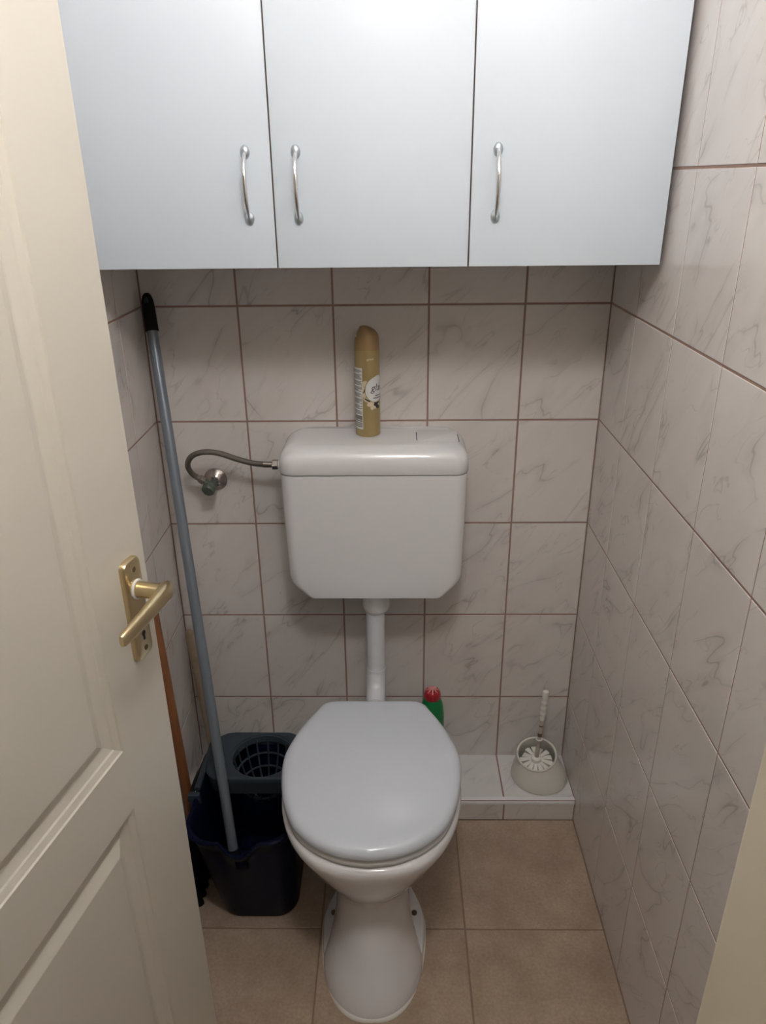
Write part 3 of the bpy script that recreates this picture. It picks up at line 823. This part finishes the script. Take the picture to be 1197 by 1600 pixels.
tag(hold, 'milky white conical brush holder standing on the tiled ledge', 'brush holder')
hub = Vector((0.6965, -0.084, 0.130)); tip = Vector((0.7050, -0.0865, 0.343))
ax = (tip-hub).normalized()
br = thing('toilet_brush', 'white plastic toilet brush with ribbed grip resting in its holder', 'brush', tuple(hub-ax*0.062))
Lb = (tip-hub).length
obj('rod', G().lathe([(0.0056, -0.060), (0.0056, 0.02), (0.0050, 0.04), (0.0046, Lb*0.60)], hub, ax, 16), M['brushrod'], br)
gp = []
for i in range(40):
    u = i/39; h = Lb*0.58+u*(Lb*0.40)
    r = 0.0052+0.0020*min(1, u*5)+0.0011*math.sin(u*PI*10)*(1 if 0.15 < u < 0.72 else 0)+(0.0008 if u > 0.8 else 0)
    gp.append((r, h))
gp += [(0.0078, Lb*0.985), (0.0070, Lb*0.997), (0.004, Lb)]
obj('grip', G().lathe(gp, hub, ax, 18), M['brushwhite'], br)
obj('collar', G().torus(hub+ax*0.062, ax, 0.0070, 0.0022, 24, 8), M['brushwhite'], br)
obj('stain_band', G().lathe([(0.0051, Lb*0.335), (0.0054, Lb*0.345), (0.0054, Lb*0.375), (0.0050, Lb*0.385)], hub, ax, 16), M['stain'], br)
obj('stain_band', G().lathe([(0.0049, Lb*0.485), (0.0053, Lb*0.488), (0.0053, Lb*0.497), (0.0049, Lb*0.50)], hub, ax, 16), M['stain'], br)
obj('hub_cap', G().lathe([(0.0125, -0.012), (0.0135, -0.004), (0.0130, 0.001), (0.0105, 0.0035), (0.006, 0.005)], hub, ax, 24), M['brushwhite'], br)
for i in range(13):
    a = 2*PI*(i+0.3)/13
    d = ux*math.cos(a)+uy*math.sin(a); e = nr.cross(d)
    Lr = 0.0385+0.003*math.sin(i*2.3)
    c0, c1 = hub-nr*0.006+d*0.011, hub-nr*(0.010+0.003*(i % 2))+d*Lr
    g = G()
    g.loft([[c0-e*0.0030+nr*0.002, c0+e*0.0030+nr*0.002, c0+e*0.0030-nr*0.030, c0-e*0.0030-nr*0.030],
            [c1-e*0.0068, c1+e*0.0068, c1+e*0.0068-nr*0.030, c1-e*0.0068-nr*0.030],
            [c1+d*0.002-e*0.005-nr*0.001, c1+d*0.002+e*0.005-nr*0.001, c1+d*0.002+e*0.005-nr*0.028, c1+d*0.002-e*0.005-nr*0.028]])
    obj('bristle_tuft', g, M['brushwhite'], br, False)

# ------------------------------------------------------------------ mop bucket
KX, KY = 0.0105, -0.352
bk = thing('mop_bucket', 'dark navy plastic mop bucket with grey wringer beside the toilet', 'bucket', (KX, KY, 0))
KH = 0.292
def bring(t, extra=0.0, z=None, notch=0.0):
    hx = 0.086+(0.109-0.086)*t+extra; y0 = -0.452-0.056*t-extra; y1 = -0.222+0.024*t+extra
    ring = rr(KX+0.012-0.014*t, (y0+y1)/2, hx, (y1-y0)/2, 0.045+0.018*t, KH*t if z is None else z, 8, 14)
    if notch:
        out = []
        for x, y, zq in ring:
            wgt = max(0.0, 1-((x-KX-0.002)/0.040)**2)**1.3 if y < y0+0.03 else 0.0
            out.append((x, y-0.010*wgt*notch, zq-0.026*wgt*notch))
        ring = out
    return ring
g = G().loft([bring(0, -0.012, 0.0004), bring(0, -0.003, 0.003), bring(0.0, 0, 0.012), bring(0.35), bring(0.7), bring(0.88, 0, None, 0.5), bring(0.93, 0, None, 1.0), bring(0.945, 0.005, None, 1.0), bring(1.0, 0.007, KH-0.003, 1.0), bring(1.0, 0.005, KH, 1.0), bring(1.0, -0.001, KH, 1.0), bring(1.0, -0.004, KH-0.005, 1.0),
              bring(0.88, -0.004, None, 0.5), bring(0.7, -0.004), bring(0.35, -0.004), bring(0.03, -0.004, 0.006)])
kb = obj('bucket_body', g, M['bucket'], bk, True, None, 50)
obj('spout_grip', G().box(KX-0.012, KX+0.014, -0.503, -0.482, 0.205, 0.232, 0.004), M['bucket'], kb)
# wringer insert: plate with a round opening and a cage below it
WX, WY, WZ = 0.0255, -0.2725, 0.3085
def plate_r(ins, z):
    return rr(KX-0.0015, -0.2725, 0.1065-ins, 0.0775-ins, 0.045, z, 8, 8)
n_ = len(plate_r(0, 0))
def circ(r, z):
    out = []
    for x, y, _ in plate_r(0, 0):
        a = math.atan2(y-WY, x-WX); out.append((WX+r*math.cos(a), WY+r*math.sin(a), z))
    return out
wr_ = obj('wringer', G().loft([plate_r(0.004, KH-0.030), plate_r(0.001, KH+0.002), plate_r(0.0, WZ-0.004), plate_r(0.002, WZ-0.001), plate_r(0.006, WZ), circ(0.0725, WZ), circ(0.0712, WZ-0.001), circ(0.0695, WZ-0.006), circ(0.0680, WZ-0.020), circ(0.0660, WZ-0.020), circ(0.0680, WZ-0.005), circ(0.0700, WZ-0.004), plate_r(0.008, WZ-0.004), plate_r(0.008, KH-0.030), plate_r(0.004, KH-0.030)], False, False), M['wringer'], bk, True, None, 45)
wr_['label'] = 'dark grey wringer insert with a round basket'
for k in range(16):
    a = 2*PI*k/16
    pth = [(WX+r*math.cos(a), WY+r*math.sin(a), WZ-h) for r, h in ((0.0672, 0.012), (0.0640, 0.04), (0.056, 0.075), (0.046, 0.100), (0.026, 0.108))]
    obj('basket_rib', G().tube(pth, 0.0022, 6), M['wringer'], wr_)
for r, h in ((0.0618, 0.050), (0.0535, 0.082), (0.026, 0.108)):
    obj('basket_ring', G().torus((WX, WY, WZ-h), (0, 0, 1), r, 0.0026, 36, 6), M['wringer'], wr_)
# side clip and carrying handle folded back
obj('side_rail', G().tube([(-0.0985, -0.210, KH+0.012), (-0.1005, -0.30, KH+0.012), (-0.1015, -0.375, KH+0.010)], 0.0065, 8), M['wringer'], wr_)
obj('rim_clip', G().box(-0.119, -0.094, -0.392, -0.378, KH-0.024, KH+0.008, 0.003), M['wringer'], wr_)
hp2 = catmull([(-0.1165, -0.384, KH-0.012), (-0.122, -0.335, KH-0.020), (-0.1235, -0.27, KH-0.034), (-0.120, -0.205, KH-0.050), (-0.09, -0.184, KH-0.062), (0.02, -0.180, KH-0.066), (0.09, -0.184, KH-0.062), (0.112, -0.205, KH-0.048), (0.117, -0.25, KH-0.034), (0.116, -0.31, KH-0.02)], 5)
obj('carrying_handle', G().tube(hp2, 0.0058, 8), M['grip'], bk)

# ------------------------------------------------------------------ mop
mt = Vector((-0.1815, -0.022, 1.300)); mb_ = Vector((-0.0292, -0.409, 0.180))
dirm = (mb_-mt).normalized()
end = mt+dirm*((mt.z-0.150)/-dirm.z)
mop = thing('mop', 'mop with grey pole and black grip leaning from bucket into corner', 'mop', tuple(end))
gs = mt+dirm*0.078
obj('pole', G().tube([gs-dirm*0.02, gs+dirm*0.001, end], 0.0112, 20), M['mop'], mop)
g = G(); up = -dirm
sx_ = Vector((1, 0, 0)); sx_ = (sx_-up*sx_.dot(up)).normalized(); sy_ = up.cross(sx_)
rings = []
for h, a, b in [(0.0, 0.0138, 0.0138), (0.006, 0.0136, 0.0136), (0.030, 0.0134, 0.0128), (0.050, 0.0132, 0.0105), (0.064, 0.0122, 0.0085), (0.073, 0.0095, 0.0065), (0.078, 0.005, 0.004)]:
    rings.append([gs+up*h+sx_*a*math.cos(2*PI*j/20)+sy_*b*math.sin(2*PI*j/20) for j in range(20)])
g.loft(rings)
gr = obj('grip', g, M['grip'], mop)
ctr = gs+up*0.060; fr = sy_ if sy_.y < 0 else -sy_
obj('hanging_hole', G().loft([[ctr+fr*q+sx_*0.0045*math.cos(2*PI*j/16)+up*0.0085*math.sin(2*PI*j/16) for j in range(16)] for q in (0.006, 0.0094)]), M['wringer'], gr)
obj('mop_socket', G().lathe([(0.0140, 0), (0.0145, 0.024), (0.018, 0.032), (0.019, 0.040)], end-dirm*0.02, dirm+Vector((0, 0, -0.0)), 20), M['grip'], mop)
for k in range(18):
    a = 2*PI*k/18
    c = end+Vector((0.010, 0.016, -0.030)); d = Vector((math.cos(a), math.sin(a), 0))
    rx = 0.036+0.006*math.sin(k*1.7)
    obj('mop_strand', G().tube(catmull([c+d*0.012, c+d*0.026+Vector((0, 0, 0.002)), c+d*rx+Vector((0, 0, -0.018)), c+d*(rx+0.002)+Vector((0, 0, -0.070)), c+d*(rx-0.012)+Vector((0, 0, -0.098))], 3), 0.0055, 6), M['bucket'], mop)

# ------------------------------------------------------------------ broom (orange handle) behind the door
b0, b1 = Vector((-0.1475, -0.300, 0.075)), Vector((-0.1745, -0.2795, 0.695))
bm_ = thing('broom', 'broom with orange-brown wooden handle leaning on the left wall', 'broom', (b0.x, b0.y, 0))
obj('handle', G().tube([b0, b1-(b1-b0)*0.012, b1-(b1-b0)*0.004, b1], [0.0118, 0.0118, 0.009, 0.004], 16), M['orangewood'], bm_)
obj('head', G().box(-0.178, -0.118, -0.418, -0.196, 0.062, 0.094, 0.008), M['bristle'], bm_)
for i in range(3):
    for j in range(10):
        x, y = -0.168+0.020*i, -0.407+0.0222*j
        sp = (i-1)*0.010; sq = (j-4.5)*0.0022
        obj('bristle_tuft', G().tube([(x, y, 0.066), (x+sp*0.5, y+sq*0.5, 0.03), (x+sp, y+sq, 0.0008)], [0.006, 0.0085, 0.0105], 8), M['bristle'], bm_)

# ------------------------------------------------------------------ plunger in the corner
p0, p1 = Vector((-0.1475, -0.062, LEDGE_H)), Vector((-0.1780, -0.050, 0.4985))
pg = thing('plunger', 'plunger with short pale wooden stick standing in the corner', 'plunger', tuple(p0))
dp = (p1-p0).normalized()
obj('stick', G().lathe([(0.0105, 0.06), (0.0112, 0.30), (0.0118, (p1-p0).length-0.012), (0.0105, (p1-p0).length-0.004), (0.006, (p1-p0).length)], p0, dp, 18), M['palewood'], pg)
obj('rubber_cup', G().lathe([(0.040, 0.0006), (0.043, 0.004), (0.042, 0.020), (0.033, 0.045), (0.018, 0.060), (0.015, 0.085), (0.012, 0.088)], p0, None, 32), M['rubber'], pg)
